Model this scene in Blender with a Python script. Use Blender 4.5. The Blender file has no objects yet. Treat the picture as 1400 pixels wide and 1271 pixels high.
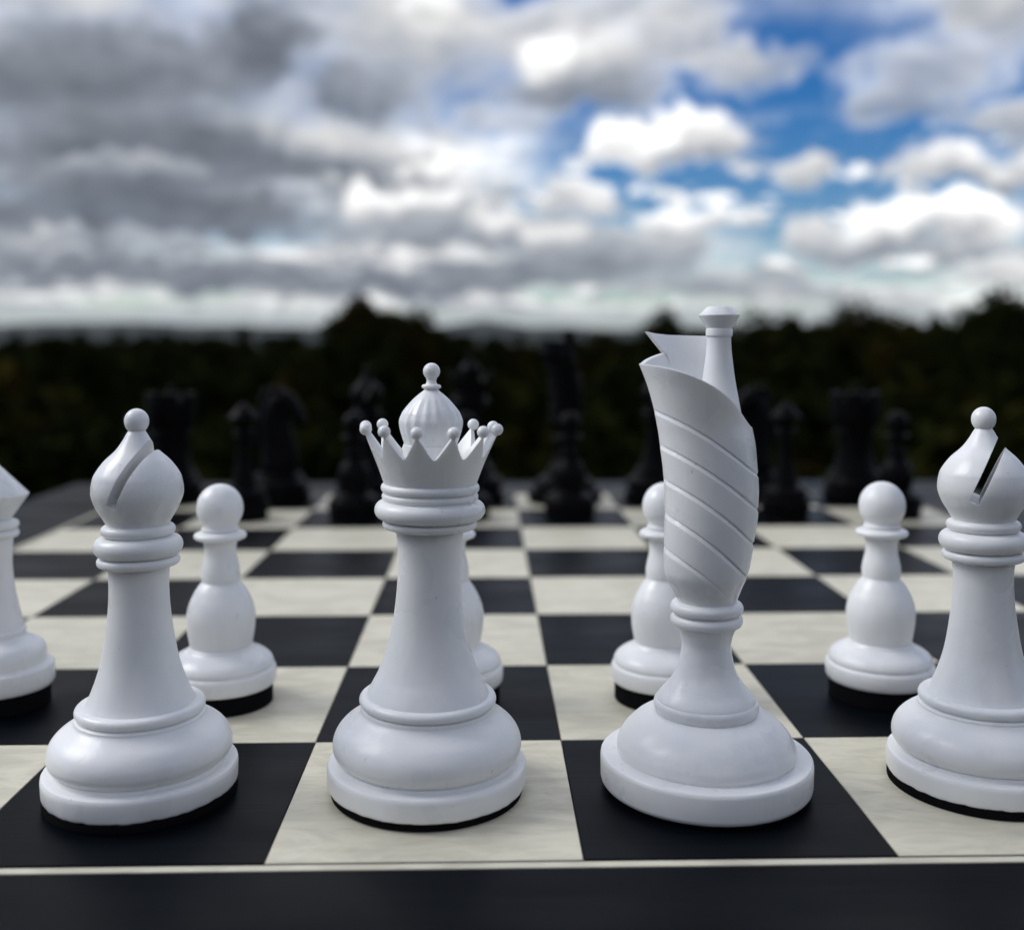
import bpy, bmesh, math, random
from mathutils import Vector, Matrix
from mathutils import noise as mnoise

scene = bpy.context.scene
S = 0.055                      # one board square, metres
R = math.radians

# ------------------------------------------------------------------ camera
cam_d = bpy.data.cameras.new("camera")
cam = bpy.data.objects.new("camera", cam_d)
scene.collection.objects.link(cam)
scene.camera = cam
cam.location = (3.694 * S, -3.234 * S, 1.6187 * S)
_p, _y = 0.04196, -0.02474
fwd = Vector((-math.sin(_y) * math.cos(_p), math.cos(_y) * math.cos(_p), -math.sin(_p)))
cam.rotation_euler = fwd.to_track_quat('-Z', 'Y').to_euler()
cam_d.sensor_fit = 'HORIZONTAL'
cam_d.sensor_width = 36.0
cam_d.lens = 36.0 * 1438.13 / 1400.0
cam_d.shift_y = -(635.5 - 530.0) / 1400.0
cam_d.clip_start = 0.005
cam_d.clip_end = 40000.0
cam_d.dof.use_dof = True
cam_d.dof.focus_distance = 3.86 * S
cam_d.dof.aperture_fstop = 10.0
cam_d.dof.aperture_blades = 0

# ------------------------------------------------------------------ light
SUN_AZ, SUN_EL = R(-78), R(42)          # azimuth from +Y towards +X
sun_d = bpy.data.lights.new("sun", 'SUN')
sun_d.energy = 1.5
sun_d.angle = R(30)
sun_d.color = (1.0, 0.985, 0.96)
sun = bpy.data.objects.new("sun", sun_d)
scene.collection.objects.link(sun)
_sd = Vector((math.sin(SUN_AZ) * math.cos(SUN_EL), math.cos(SUN_AZ) * math.cos(SUN_EL), math.sin(SUN_EL)))
sun.rotation_euler = _sd.to_track_quat('Z', 'Y').to_euler()
sun.location = (0, 0, 3)

scene.view_settings.view_transform = 'Standard'
scene.view_settings.look = 'None'
scene.view_settings.exposure = 0.25
scene.view_settings.gamma = 1.0
scene.view_settings.use_curve_mapping = False

# ------------------------------------------------------------------ sky
world = bpy.data.worlds.new("World")
scene.world = world
world.use_nodes = True
wt = world.node_tree
wt.nodes.clear()


class NB:
    """tiny helper for building node maths"""
    def __init__(self, tree):
        self.t = tree

    def n(self, kind, **kw):
        nd = self.t.nodes.new(kind)
        for k, v in kw.items():
            setattr(nd, k, v)
        return nd

    def put(self, sock, v):
        if isinstance(v, bpy.types.NodeSocket):
            self.t.links.new(v, sock)
        elif v is not None:
            sock.default_value = v

    def m(self, op, a, b=None, c=None, clamp=False):
        nd = self.n('ShaderNodeMath', operation=op, use_clamp=clamp)
        self.put(nd.inputs[0], a)
        if b is not None:
            self.put(nd.inputs[1], b)
        if c is not None:
            self.put(nd.inputs[2], c)
        return nd.outputs[0]

    def v(self, op, a, b=None):
        nd = self.n('ShaderNodeVectorMath', operation=op)
        self.put(nd.inputs[0], a)
        if b is not None:
            self.put(nd.inputs[1], b)
        return nd.outputs['Value'] if op in ('LENGTH', 'DOT_PRODUCT', 'DISTANCE') else nd.outputs[0]

    def xyz(self, x, y, z):
        nd = self.n('ShaderNodeCombineXYZ')
        for i, q in enumerate((x, y, z)):
            self.put(nd.inputs[i], q)
        return nd.outputs[0]

    def sep(self, v):
        nd = self.n('ShaderNodeSeparateXYZ')
        self.put(nd.inputs[0], v)
        return nd.outputs

    def ramp(self, v, a, b, c=0.0, d=1.0, smooth=True):
        nd = self.n('ShaderNodeMapRange')
        nd.interpolation_type = 'SMOOTHSTEP' if smooth else 'LINEAR'
        for i, q in enumerate((v, a, b, c, d)):
            self.put(nd.inputs[i], q)
        return nd.outputs[0]

    def mix(self, f, a, b):
        nd = self.n('ShaderNodeMix', data_type='RGBA')
        self.put(nd.inputs[0], f)
        self.put(nd.inputs[6], a)
        self.put(nd.inputs[7], b)
        return nd.outputs[2]

    def noise(self, vec, scale, detail=2.0, rough=0.5, dist=0.0):
        nd = self.n('ShaderNodeTexNoise')
        self.put(nd.inputs['Vector'], vec)
        nd.inputs['Scale'].default_value = scale
        nd.inputs['Detail'].default_value = detail
        nd.inputs['Roughness'].default_value = rough
        nd.inputs['Distortion'].default_value = dist
        return nd


W = NB(wt)
SKY = 0.1
tc = W.n('ShaderNodeTexCoord').outputs['Generated']
dirv = W.v('NORMALIZE', tc)
dx, dy, dz = W.sep(dirv)
az = W.m('MULTIPLY', W.m('ARCTAN2', dx, dy), 57.29578)
el = W.m('MULTIPLY', W.m('ARCSINE', dz), 57.29578)
nish = W.n('ShaderNodeTexSky', sky_type='NISHITA')
nish.sun_disc = False
nish.sun_elevation = SUN_EL
nish.sun_rotation = SUN_AZ
nish.altitude = 200
nish.air_density = 1.0
nish.dust_density = 0.2
nish.ozone_density = 3.0
hsv = W.n('ShaderNodeHueSaturation')
hsv.inputs['Saturation'].default_value = 1.5
hsv.inputs['Value'].default_value = 0.76
hsv.inputs['Hue'].default_value = 0.512
wt.links.new(nish.outputs[0], hsv.inputs['Color'])
clear = hsv.outputs[0]


# whole-sky broken cloud deck, mapped on a level layer so it flattens towards the horizon
den = W.m('ADD', W.m('MAXIMUM', dz, 0.0), 0.10)
plan = W.xyz(W.m('DIVIDE', dx, den), W.m('DIVIDE', dy, den), 3.7)
deck = W.noise(plan, 1.15, 3.0, 0.55)
deck2 = W.noise(W.v('ADD', plan, (-0.16, 0.10, 0.0)), 1.15, 2.0, 0.55)
cover = W.ramp(deck.outputs[0], 0.42, 0.59)
lit = W.ramp(W.m('SUBTRACT', deck2.outputs[0], deck.outputs[0]), -0.10, 0.10, 0.0, 1.0)
thick = W.ramp(deck.outputs[0], 0.50, 0.72)
L = W.m('MULTIPLY_ADD', lit, 0.50, 0.42)
L = W.m('MULTIPLY', L, W.m('MULTIPLY_ADD', thick, -0.40, 1.0))
L = W.m('MULTIPLY', L, W.m('MULTIPLY_ADD', W.m('MAXIMUM', dz, 0.0), 1.0, 1.30))     # an overcast sky brightens towards the zenith

L0, K0 = L, cover
L, K = L0, K0

# warped azimuth / elevation for the individual clouds
wn = W.noise(dirv, 9.0, 2.0, 0.5)
wv = W.v('SUBTRACT', wn.outputs['Color'], (0.5, 0.5, 0.5))
wx, wy, wz = W.sep(wv)
waz = W.m('ADD', az, W.m('MULTIPLY', wx, 5.5))
wel = W.m('ADD', el, W.m('MULTIPLY', wy, 3.2))
wn2 = W.noise(dirv, 34.0, 2.0, 0.6)
w2x, w2y, w2z = W.sep(W.v('SUBTRACT', wn2.outputs['Color'], (0.5, 0.5, 0.5)))
waz = W.m('ADD', waz, W.m('MULTIPLY', w2x, 3.4))
wel = W.m('ADD', wel, W.m('MULTIPLY', w2y, 2.2))
wpos = W.xyz(waz, wel, 0.0)
mott = W.noise(W.xyz(W.m('MULTIPLY', az, 0.5), el, 0.0), 0.75, 2.0, 0.6)
mottle = W.m('ADD', 1.0, W.m('MULTIPLY', W.ramp(mott.outputs[0], 0.25, 0.75, -0.24, 0.26, False), W.m('MULTIPLY', W.ramp(el, 28.0, 20.0), W.m('MULTIPLY', W.ramp(az, -55.0, -45.0), W.ramp(az, 48.0, 38.0)))))

# (azimuth, elevation, half width, half height) in degrees, radiance at crown and foot, opacity, softness
CLOUDS = [
    # clear gap
    (15.5, 10.5, 18.0, 11.0, None, None, 1.0, 0.35),
    # thick grey bank
    (-20.0, 10.5, 21.0, 11.0, 0.27, 0.18, 1.0, 0.75),
    (-24.0, 18.0, 9.0, 3.2, 0.78, 0.50, 0.95, 0.4),
    (-12.5, 18.3, 6.0, 1.9, 0.52, 0.40, 0.8, 0.3),
    (-17.0, 14.3, 8.0, 2.4, 0.24, 0.17, 0.9, 0.3),
    (-11.6, 15.6, 3.9, 2.3, 0.20, 0.14, 0.95, 0.3),
    (-23.0, 12.8, 7.0, 1.5, 0.21, 0.16, 0.8, 0.2),
    (-6.6, 12.7, 4.0, 1.8, 0.26, 0.14, 0.9, 0.3),
    (-14.0, 9.3, 13.0, 1.8, 0.16, 0.13, 0.8, 0.2),
    (-6.6, 10.3, 4.6, 1.3, 0.62, 0.38, 0.9, 0.2),
    (-19.0, 8.6, 4.2, 0.6, 0.42, 0.34, 0.8, 0.1),
    (-18.0, 6.6, 14.0, 1.5, 0.15, 0.12, 0.85, 0.2),
    (-13.0, 11.1, 3.0, 0.8, 0.38, 0.28, 0.7, 0.1),
    (-20.0, 4.8, 6.0, 0.6, 0.34, 0.27, 0.8, 0.1),
    (-15.0, 3.4, 17.0, 1.1, 0.19, 0.16, 0.9, 0.3),
    # banks towards the gap
    (-4.0, 16.3, 6.5, 3.8, 0.66, 0.40, 0.95, 0.35),
    (-3.4, 16.9, 2.2, 1.6, 0.80, 0.60, 0.8, 0.2),
    (5.5, 15.2, 5.2, 2.3, 0.72, 0.30, 0.95, 0.3),
    (3.6, 15.4, 2.0, 1.3, 1.00, 0.75, 0.9, 0.2),
    (5.0, 13.3, 5.4, 1.1, 0.30, 0.20, 0.9, 0.25),
    (10.8, 16.0, 3.4, 2.2, 0.52, 0.40, 0.8, 0.35),
    (13.0, 14.3, 3.0, 1.4, 0.60, 0.42, 0.7, 0.3),
    (10.4, 11.1, 4.3, 1.7, 1.00, 0.26, 1.0, 0.15),
    (8.2, 10.8, 2.2, 1.2, 1.05, 0.62, 0.9, 0.15),
    (-1.9, 9.25, 1.7, 0.95, 1.00, 0.45, 1.0, 0.15),
    (-5.0, 7.3, 3.0, 1.2, 0.95, 0.32, 0.95, 0.15),
    (-1.5, 6.0, 8.0, 1.3, 0.42, 0.21, 0.95, 0.2),
    (0.6, 6.2, 2.2, 0.9, 0.80, 0.40, 0.9, 0.15),
    (-1.0, 3.7, 12.0, 1.3, 0.24, 0.17, 0.95, 0.3),
    (5.9, 8.0, 2.2, 0.8, 0.80, 0.48, 0.95, 0.2),
    (5.5, 7.3, 2.9, 0.8, 0.70, 0.42, 0.9, 0.2),
    (11.0, 6.7, 2.9, 0.95, 0.98, 0.45, 0.95, 0.15),
    (7.2, 5.0, 7.5, 1.5, 0.42, 0.24, 0.95, 0.25),
    (3.3, 5.6, 2.0, 0.8, 0.78, 0.45, 0.8, 0.15),
    (17.1, 9.0, 1.9, 1.0, 0.72, 0.34, 0.95, 0.2),
    (23.4, 8.9, 2.1, 1.1, 0.82, 0.36, 0.95, 0.2),
    (27.4, 8.8, 1.6, 1.0, 0.80, 0.36, 0.95, 0.2),
    (17.0, 5.6, 2.7, 1.2, 0.66, 0.36, 0.95, 0.2),
    (20.8, 6.0, 2.5, 1.45, 1.10, 0.40, 1.0, 0.15),
    (24.9, 6.2, 3.1, 1.35, 1.10, 0.40, 1.0, 0.15),
    (22.5, 4.7, 7.5, 0.7, 0.34, 0.24, 0.9, 0.2),
    (25.4, 16.6, 4.2, 2.4, 0.55, 0.36, 0.95, 0.3),
    (23.0, 13.7, 4.0, 1.5, 0.42, 0.32, 0.65, 0.4),
    (26.0, 11.2, 3.8, 1.1, 0.40, 0.27, 0.85, 0.3),
    (21.5, 12.2, 2.5, 1.1, 0.34, 0.26, 0.7, 0.3),
    (26.5, 3.6, 3.5, 0.9, 0.72, 0.50, 0.9, 0.3),
    (15.5, 14.2, 3.4, 1.0, 0.50, 0.38, 0.55, 0.4),
    (8.0, 17.6, 6.0, 1.3, 0.50, 0.38, 0.75, 0.4),
    (14.0, 9.4, 2.2, 0.5, 0.40, 0.32, 0.4, 0.4),
    (1.5, 12.0, 4.5, 1.1, 0.44, 0.34, 0.6, 0.4),
    (13.0, 3.2, 9.0, 0.9, 0.38, 0.28, 0.9, 0.3),
    (19.0, 2.2, 8.0, 0.6, 0.50, 0.42, 0.8, 0.3),
]
def fmix(f, a, b):
    nd = W.n('ShaderNodeMix', data_type='FLOAT')
    W.put(nd.inputs[0], f); W.put(nd.inputs[2], a); W.put(nd.inputs[3], b)
    return nd.outputs[0]


# drifts of small cumulus in rows: lit crowns, grey feet
pv = W.xyz(W.m('MULTIPLY', az, 0.42), W.m('MULTIPLY', el, W.m('MULTIPLY_ADD', el, -0.028, 1.15)), 9.3)
pn = W.noise(pv, 1.0, 3.0, 0.52)
pn2 = W.noise(W.v('ADD', pv, (-0.10, 0.42, 0.0)), 1.0, 1.0, 0.52)
pk = W.ramp(pn.outputs[0], 0.52, 0.62)
plit = W.ramp(W.m('SUBTRACT', pn.outputs[0], pn2.outputs[0]), -0.10, 0.16)
pl = W.m('MULTIPLY_ADD', plit, 0.72, 0.24)
FIRST = 1


def add_puffs(L, K):
    zone = W.m('MULTIPLY', W.ramp(el, 12.5, 8.0), W.m('MULTIPLY', W.ramp(az, -55.0, -45.0), W.ramp(az, 48.0, 38.0)))
    m = W.m('MULTIPLY', pk, zone)
    return fmix(m, L, pl), fmix(m, K, 1.0)


for ci, (a0, e0, ra, re, lt, lb, op, soft) in enumerate(CLOUDS):
    if ci == FIRST:
        L, K = add_puffs(L, K)
    d = W.n('ShaderNodeVectorMath', operation='MULTIPLY_ADD')
    W.put(d.inputs[0], wpos)
    d.inputs[1].default_value = (1.0 / ra, 1.0 / re, 0.0)
    d.inputs[2].default_value = (-a0 / ra, -e0 / re, 0.0)
    d = d.outputs[0]
    mask = W.ramp(W.v('LENGTH', d), 1.10, max(0.05, 0.74 - soft), 0.0, op)
    if lt is not None:
        L = fmix(mask, L, W.ramp(W.sep(d)[1], -0.85, 0.65, lb * 0.90, lt * (0.92 + 0.30 * max(0.0, lt - 0.35))))
    K = fmix(mask, K, 0.0 if lt is None else 1.0)


def sky_colour(L, K):
    shade = W.ramp(L, 0.0, 0.6, 0.30, 0.0, False)
    Ls = W.m('MULTIPLY', L, 1.0 / SKY)
    ch = [W.m('MULTIPLY', W.m('MULTIPLY_ADD', shade, k, 1.0), Ls) for k in (-0.55, -0.08, 0.75)]
    c = W.mix(K, clear, W.xyz(*ch))
    # pale clear strip all along the skyline
    strip = W.ramp(W.m('ABSOLUTE', W.m('SUBTRACT', W.m('ADD', el, W.m('MULTIPLY', w2y, 0.7)), 1.3)), 1.0, 0.2, 0.0, 0.85)
    c = W.mix(strip, c, (0.38 / SKY, 0.42 / SKY, 0.43 / SKY, 1.0))
    b = W.n('ShaderNodeBackground')
    b.inputs['Strength'].default_value = SKY
    wt.links.new(c, b.inputs['Color'])
    return b.outputs[0]


far_sky = sky_colour(L0, K0)
view_sky = sky_colour(W.m('MULTIPLY', L, mottle), K)
# the listed clouds lie between azimuth -55 and 48 degrees, below 30 degrees: elsewhere the deck alone is evaluated
inside = W.m('MULTIPLY', W.m('LESS_THAN', el, 30.0), W.m('MULTIPLY', W.m('GREATER_THAN', az, -55.0), W.m('LESS_THAN', az, 48.0)))
ms = W.n('ShaderNodeMixShader')
wt.links.new(inside, ms.inputs[0])
wt.links.new(far_sky, ms.inputs[1])
wt.links.new(view_sky, ms.inputs[2])
wo = W.n('ShaderNodeOutputWorld')
wt.links.new(ms.outputs[0], wo.inputs['Surface'])


# ------------------------------------------------------------------ helpers
def tag(o, label=None, category=None, group=None, kind=None):
    if label: o["label"] = label
    if category: o["category"] = category
    if group: o["group"] = group
    if kind: o["kind"] = kind
    return o


def link(o, parent=None):
    scene.collection.objects.link(o)
    if parent is not None:
        o.parent = parent
    return o


def empty(name, loc=(0, 0, 0), rot=(0, 0, 0)):
    o = bpy.data.objects.new(name, None)
    o.empty_display_size = 0.02
    o.location = loc
    o.rotation_euler = rot
    return link(o)


def mesh_obj(name, verts, faces, mat, parent=None, smooth=True, sharp=35):
    me = bpy.data.meshes.new(name)
    me.from_pydata(verts, [], faces)
    me.materials.append(mat)
    if smooth:
        me.polygons.foreach_set('use_smooth', [True] * len(me.polygons))
        if sharp:
            me.set_sharp_from_angle(angle=R(sharp))
    me.update()
    return link(bpy.data.objects.new(name, me), parent)


RSC = [1.0]                      # radial scale of the piece being turned


def lathe(prof, segs=96, cx=0.0, cy=0.0, flute=None):
    """surface of revolution in square units; closed on the axis at both ends. flute(z)->depth, with count"""
    pts = [(z, r * RSC[0]) for z, r in prof]
    if pts[0][1] > 1e-6: pts.insert(0, (pts[0][0], 0.0))
    if pts[-1][1] > 1e-6: pts.append((pts[-1][0], 0.0))
    V, F = [], []
    V.append((cx * S, cy * S, pts[0][0] * S))
    for z, r in pts[1:-1]:
        for k in range(segs):
            a = 2 * math.pi * k / segs
            rr = r
            if flute:
                rr = r * (1.0 - flute(z, a))
            V.append(((cx + rr * math.cos(a)) * S, (cy + rr * math.sin(a)) * S, z * S))
    V.append((cx * S, cy * S, pts[-1][0] * S))
    n = len(pts) - 2
    for k in range(segs):
        F.append((0, 1 + (k + 1) % segs, 1 + k))
        F.append((len(V) - 1, 1 + (n - 1) * segs + k, 1 + (n - 1) * segs + (k + 1) % segs))
    for i in range(n - 1):
        for k in range(segs):
            k2 = (k + 1) % segs
            F.append((1 + i * segs + k, 1 + i * segs + k2, 1 + (i + 1) * segs + k2, 1 + (i + 1) * segs + k))
    return V, F


def spline(pts, sub=6):
    """Catmull-Rom through (z, r) points"""
    out = []
    for i in range(len(pts) - 1):
        p0 = pts[max(i - 1, 0)]; p1 = pts[i]; p2 = pts[i + 1]; p3 = pts[min(i + 2, len(pts) - 1)]
        for j in range(sub):
            t = j / sub
            q = []
            for c in (0, 1):
                q.append(0.5 * ((2 * p1[c]) + (-p0[c] + p2[c]) * t + (2 * p0[c] - 5 * p1[c] + 4 * p2[c] - p3[c]) * t * t
                                + (-p0[c] + 3 * p1[c] - 3 * p2[c] + p3[c]) * t ** 3))
            out.append((q[0], max(q[1], 0.0)))
    out.append(pts[-1])
    return out


def torus(zc, rout, hh, depth, n=10):
    """bulging ring: half ellipse from rout-depth out to rout"""
    return [(zc + hh * math.sin(t), rout - depth + depth * math.cos(t))
            for t in [(-0.5 + i / n) * math.pi for i in range(n + 1)]]


def ball(zc, r, cut=-0.9, n=18):
    a0 = math.asin(cut)
    return [(zc + r * math.sin(a0 + (math.pi / 2 - a0) * i / n), r * math.cos(a0 + (math.pi / 2 - a0) * i / n))
            for i in range(n)] + [(zc + r, 0.0)]


def box(bm, x0, x1, y0, y1, z0, z1):
    vs = [bm.verts.new(p) for p in ((x0, y0, z0), (x1, y0, z0), (x1, y1, z0), (x0, y1, z0),
                                    (x0, y0, z1), (x1, y0, z1), (x1, y1, z1), (x0, y1, z1))]
    for f in ((0, 3, 2, 1), (4, 5, 6, 7), (0, 1, 5, 4), (1, 2, 6, 5), (2, 3, 7, 6), (3, 0, 4, 7)):
        bm.faces.new([vs[i] for i in f])


def bm_obj(name, bm, mat, parent=None, smooth=False, bevel=0.0):
    if bevel > 0:
        bmesh.ops.bevel(bm, geom=list(bm.edges), offset=bevel, segments=2, affect='EDGES', profile=0.5)
    me = bpy.data.meshes.new(name)
    bm.to_mesh(me)
    bm.free()
    me.materials.append(mat)
    if smooth:
        me.polygons.foreach_set('use_smooth', [True] * len(me.polygons))
    return link(bpy.data.objects.new(name, me), parent)


def copy_tree(o, parent=None):
    c = o.copy()
    link(c)
    if parent is not None:
        c.parent = parent
        c.matrix_parent_inverse = o.matrix_parent_inverse.copy()
    for ch in list(o.children):
        copy_tree(ch, c)
    return c


# ------------------------------------------------------------------ materials
def new_mat(name):
    m = bpy.data.materials.new(name)
    m.use_nodes = True
    nt = m.node_tree
    nt.nodes.clear()
    b = NB(nt)
    bs = b.n('ShaderNodeBsdfPrincipled')
    out = b.n('ShaderNodeOutputMaterial')
    nt.links.new(bs.outputs[0], out.inputs['Surface'])
    return m, b, bs


def bump(b, bs, h, strength, dist):
    bp = b.n('ShaderNodeBump')
    bp.inputs['Strength'].default_value = strength
    bp.inputs['Distance'].default_value = dist
    b.put(bp.inputs['Height'], h)
    b.t.links.new(bp.outputs[0], bs.inputs['Normal'])


def mat_resin():
    m, b, bs = new_mat("white_resin")
    co = b.n('ShaderNodeTexCoord').outputs['Object']
    rnd = b.n('ShaderNodeObjectInfo').outputs['Random']
    co2 = b.v('ADD', co, b.xyz(rnd, b.m('MULTIPLY', rnd, 3.1), 0.0))
    tone = b.noise(co2, 60, 3, 0.6)
    base = b.mix(b.ramp(tone.outputs[0], 0.3, 0.7), (0.80, 0.808, 0.80, 1), (0.86, 0.862, 0.85, 1))
    # dust specks and tiny nicks
    sp = b.noise(co2, 900, 1, 0.4)
    patch = b.noise(co2, 130, 2, 0.6)
    speck = b.m('MULTIPLY', b.ramp(sp.outputs[0], 0.74, 0.79), b.ramp(patch.outputs[0], 0.50, 0.62))
    base = b.mix(b.m('MULTIPLY', speck, 0.5), base, (0.35, 0.35, 0.34, 1))
    # faint yellowed film in patches
    film = b.noise(co2, 28, 4, 0.65)
    base = b.mix(b.ramp(film.outputs[0], 0.52, 0.80, 0, 0.35), base, (0.76, 0.75, 0.69, 1))
    b.put(bs.inputs['Base Color'], base)
    b.put(bs.inputs['Roughness'], b.ramp(tone.outputs[0], 0.3, 0.7, 0.25, 0.36))
    bs.inputs['Specular IOR Level'].default_value = 0.5
    bs.inputs['Subsurface Weight'].default_value = 0.35
    bs.inputs['Subsurface Radius'].default_value = (1.0, 0.9, 0.75)
    bs.inputs['Subsurface Scale'].default_value = 0.0012
    streak = b.noise(b.v('MULTIPLY', co2, (1.0, 1.0, 0.03)), 420, 2, 0.6)      # fine moulding lines along the stems
    fine = b.noise(co2, 1500, 2, 0.5)
    wave = b.noise(co2, 160, 2, 0.5)
    bump(b, bs, b.m('ADD', b.m('ADD', b.m('MULTIPLY', fine.outputs[0], 0.30), wave.outputs[0]), b.m('MULTIPLY', streak.outputs[0], 1.1)), 0.14, 0.0006)
    return m


def mat_black_resin():
    m, b, bs = new_mat("black_resin")
    co = b.n('ShaderNodeTexCoord').outputs['Object']
    t = b.noise(co, 120, 3, 0.6)
    b.put(bs.inputs['Base Color'], b.mix(t.outputs[0], (0.002, 0.002, 0.0026, 1), (0.0045, 0.0045, 0.0055, 1)))
    b.put(bs.inputs['Roughness'], b.ramp(t.outputs[0], 0.3, 0.7, 0.34, 0.46))
    bs.inputs['Specular IOR Level'].default_value = 0.045
    return m


def mat_felt():
    m, b, bs = new_mat("black_felt")
    co = b.n('ShaderNodeTexCoord').outputs['Object']
    f = b.noise(co, 2500, 2, 0.6)
    b.put(bs.inputs['Base Color'], b.mix(f.outputs[0], (0.003, 0.003, 0.0035, 1), (0.008, 0.008, 0.009, 1)))
    bs.inputs['Roughness'].default_value = 1.0
    bs.inputs['Specular IOR Level'].default_value = 0.05
    bump(b, bs, f.outputs[0], 0.6, 0.0003)
    return m


def grain_coords(b, sx, sy):
    geo = b.n('ShaderNodeNewGeometry').outputs['Position']
    rnd = b.n('ShaderNodeObjectInfo').outputs['Random']
    x, y, z = b.sep(geo)
    return b.xyz(b.m('ADD', b.m('MULTIPLY', x, sx), b.m('MULTIPLY', rnd, 40.0)),
                 b.m('ADD', b.m('MULTIPLY', y, sy), b.m('MULTIPLY', rnd, 17.0)), b.m('MULTIPLY', z, sy)), rnd


def mat_light_wood():
    m, b, bs = new_mat("pale_maple_veneer")
    g, rnd = grain_coords(b, 80, 330)
    n1 = b.noise(g, 1.0, 4, 0.62, 0.4)
    g2, _ = grain_coords(b, 45, 110)
    n2 = b.noise(g2, 1.0, 4, 0.62, 1.2)
    g3, _ = grain_coords(b, 130, 800)
    n3 = b.noise(g3, 1.0, 2, 0.5)
    base = b.mix(b.ramp(n2.outputs[0], 0.35, 0.62), (0.575, 0.540, 0.42, 1), (0.70, 0.660, 0.52, 1))
    base = b.mix(b.ramp(n1.outputs[0], 0.50, 0.78, 0, 0.50), base, (0.42, 0.41, 0.34, 1))
    base = b.mix(b.ramp(n3.outputs[0], 0.66, 0.78, 0, 0.45), base, (0.26, 0.26, 0.23, 1))
    tone = b.ramp(rnd, 0.0, 1.0, 0.93, 1.05, False)
    sc = b.v('SCALE', base); b.put(sc.node.inputs['Scale'], tone)
    b.put(bs.inputs['Base Color'], sc)
    b.put(bs.inputs['Roughness'], b.ramp(n1.outputs[0], 0.3, 0.7, 0.42, 0.55))
    bs.inputs['Specular IOR Level'].default_value = 0.4
    bump(b, bs, n1.outputs[0], 0.10, 0.0003)
    return m


def mat_dark_wood(name="ebonised_veneer", rough=(0.34, 0.46)):
    m, b, bs = new_mat(name)
    g, rnd = grain_coords(b, 25, 900)
    n1 = b.noise(g, 1.0, 3, 0.6, 0.2)
    g2, _ = grain_coords(b, 18, 50)
    n2 = b.noise(g2, 1.0, 3, 0.55)
    b.put(bs.inputs['Base Color'], b.mix(b.ramp(n1.outputs[0], 0.3, 0.75), (0.0014, 0.0024, 0.0040, 1), (0.0036, 0.0052, 0.0076, 1)))
    b.put(bs.inputs['Roughness'], b.ramp(n2.outputs[0], 0.3, 0.7, rough[0], rough[1]))
    bs.inputs['Specular IOR Level'].default_value = 0.05
    bump(b, bs, n1.outputs[0], 0.10, 0.0002)
    return m


def mat_foliage(name, a, c, d):
    m, b, bs = new_mat(name)
    geo = b.n('ShaderNodeNewGeometry')
    big = b.noise(geo.outputs['Position'], 0.16, 3, 0.6)
    isl = b.noise(geo.outputs['Position'], 2.5, 2, 0.6)
    base = b.mix(b.ramp(isl.outputs[0], 0.3, 0.7), a, c)
    base = b.mix(b.ramp(big.outputs[0], 0.50, 0.68, 0, 0.8), base, d)
    b.put(bs.inputs['Base Color'], base)
    bs.inputs['Roughness'].default_value = 0.85
    bs.inputs['Specular IOR Level'].default_value = 0.0
    return m


def mat_plain(name, a, c, scale, rough=0.9):
    m, b, bs = new_mat(name)
    geo = b.n('ShaderNodeNewGeometry').outputs['Position']
    n = b.noise(geo, scale, 5, 0.6)
    b.put(bs.inputs['Base Color'], b.mix(b.ramp(n.outputs[0], 0.3, 0.7), a, c))
    bs.inputs['Roughness'].default_value = rough
    bs.inputs['Specular IOR Level'].default_value = 0.15
    return m


RESIN = mat_resin()
BLACK = mat_black_resin()
FELT = mat_felt()
LIGHT = mat_light_wood()
DARK = mat_dark_wood()
FRAME = mat_dark_wood("black_stained_frame", (0.36, 0.50))
LEAF = mat_foliage("dark_leaves", (0.0070, 0.0105, 0.0028, 1), (0.016, 0.0200, 0.0048, 1), (0.034, 0.023, 0.0055, 1))
BARK = mat_plain("bark", (0.030, 0.024, 0.018, 1), (0.060, 0.050, 0.040, 1), 6.0)
GRASS = mat_plain("rough_grass", (0.012, 0.018, 0.007, 1), (0.026, 0.030, 0.012, 1), 0.35)
WOODED = mat_plain("wooded_hills", (0.010, 0.016, 0.012, 1), (0.020, 0.026, 0.017, 1), 0.004)
TABLE = mat_plain("oiled_table_wood", (0.10, 0.065, 0.04, 1), (0.16, 0.11, 0.07, 1), 40.0, 0.6)

# ------------------------------------------------------------------ terrain
GZ = -0.79


def ground_h(x, y):
    r = math.hypot(x, y)
    t = min(max((r - 3.5) / 45.0, 0.0), 1.0)
    h = GZ - 13.0 * (t * t * (3 - 2 * t)) ** 0.8
    if r > 30:
        h += 1.2 * mnoise.noise(Vector((x * 0.02, y * 0.02, 0.0))) * min((r - 30) / 60, 1.0)
    if r > 250:
        k = min((r - 250) / 2500, 1.0)
        h += k * 14 * mnoise.noise(Vector((x * 0.0011, y * 0.0011, 4.0))) - 6 * k
    return h


radii = [0, 0.8, 1.6, 2.5, 3.5, 5, 7, 9, 12, 15, 19, 24, 30, 37, 45, 55, 70, 90, 120, 160, 220, 300, 420, 600, 850, 1200, 1700, 2400, 3400, 4800, 6800, 9500, 14000, 20000]
NA = 144
V, F = [(0, 0, ground_h(0, 0))], []
for r in radii[1:]:
    for k in range(NA):
        a = 2 * math.pi * k / NA
        V.append((r * math.cos(a), r * math.sin(a), ground_h(r * math.cos(a), r * math.sin(a))))
for k in range(NA):
    F.append((0, 1 + k, 1 + (k + 1) % NA))
for i in range(len(radii) - 2):
    for k in range(NA):
        k2 = (k + 1) % NA
        F.append((1 + i * NA + k, 1 + (i + 1) * NA + k, 1 + (i + 1) * NA + k2, 1 + i * NA + k2))
ground = tag(mesh_obj("ground", V, F, GRASS, None, True, None), kind="structure")


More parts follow.
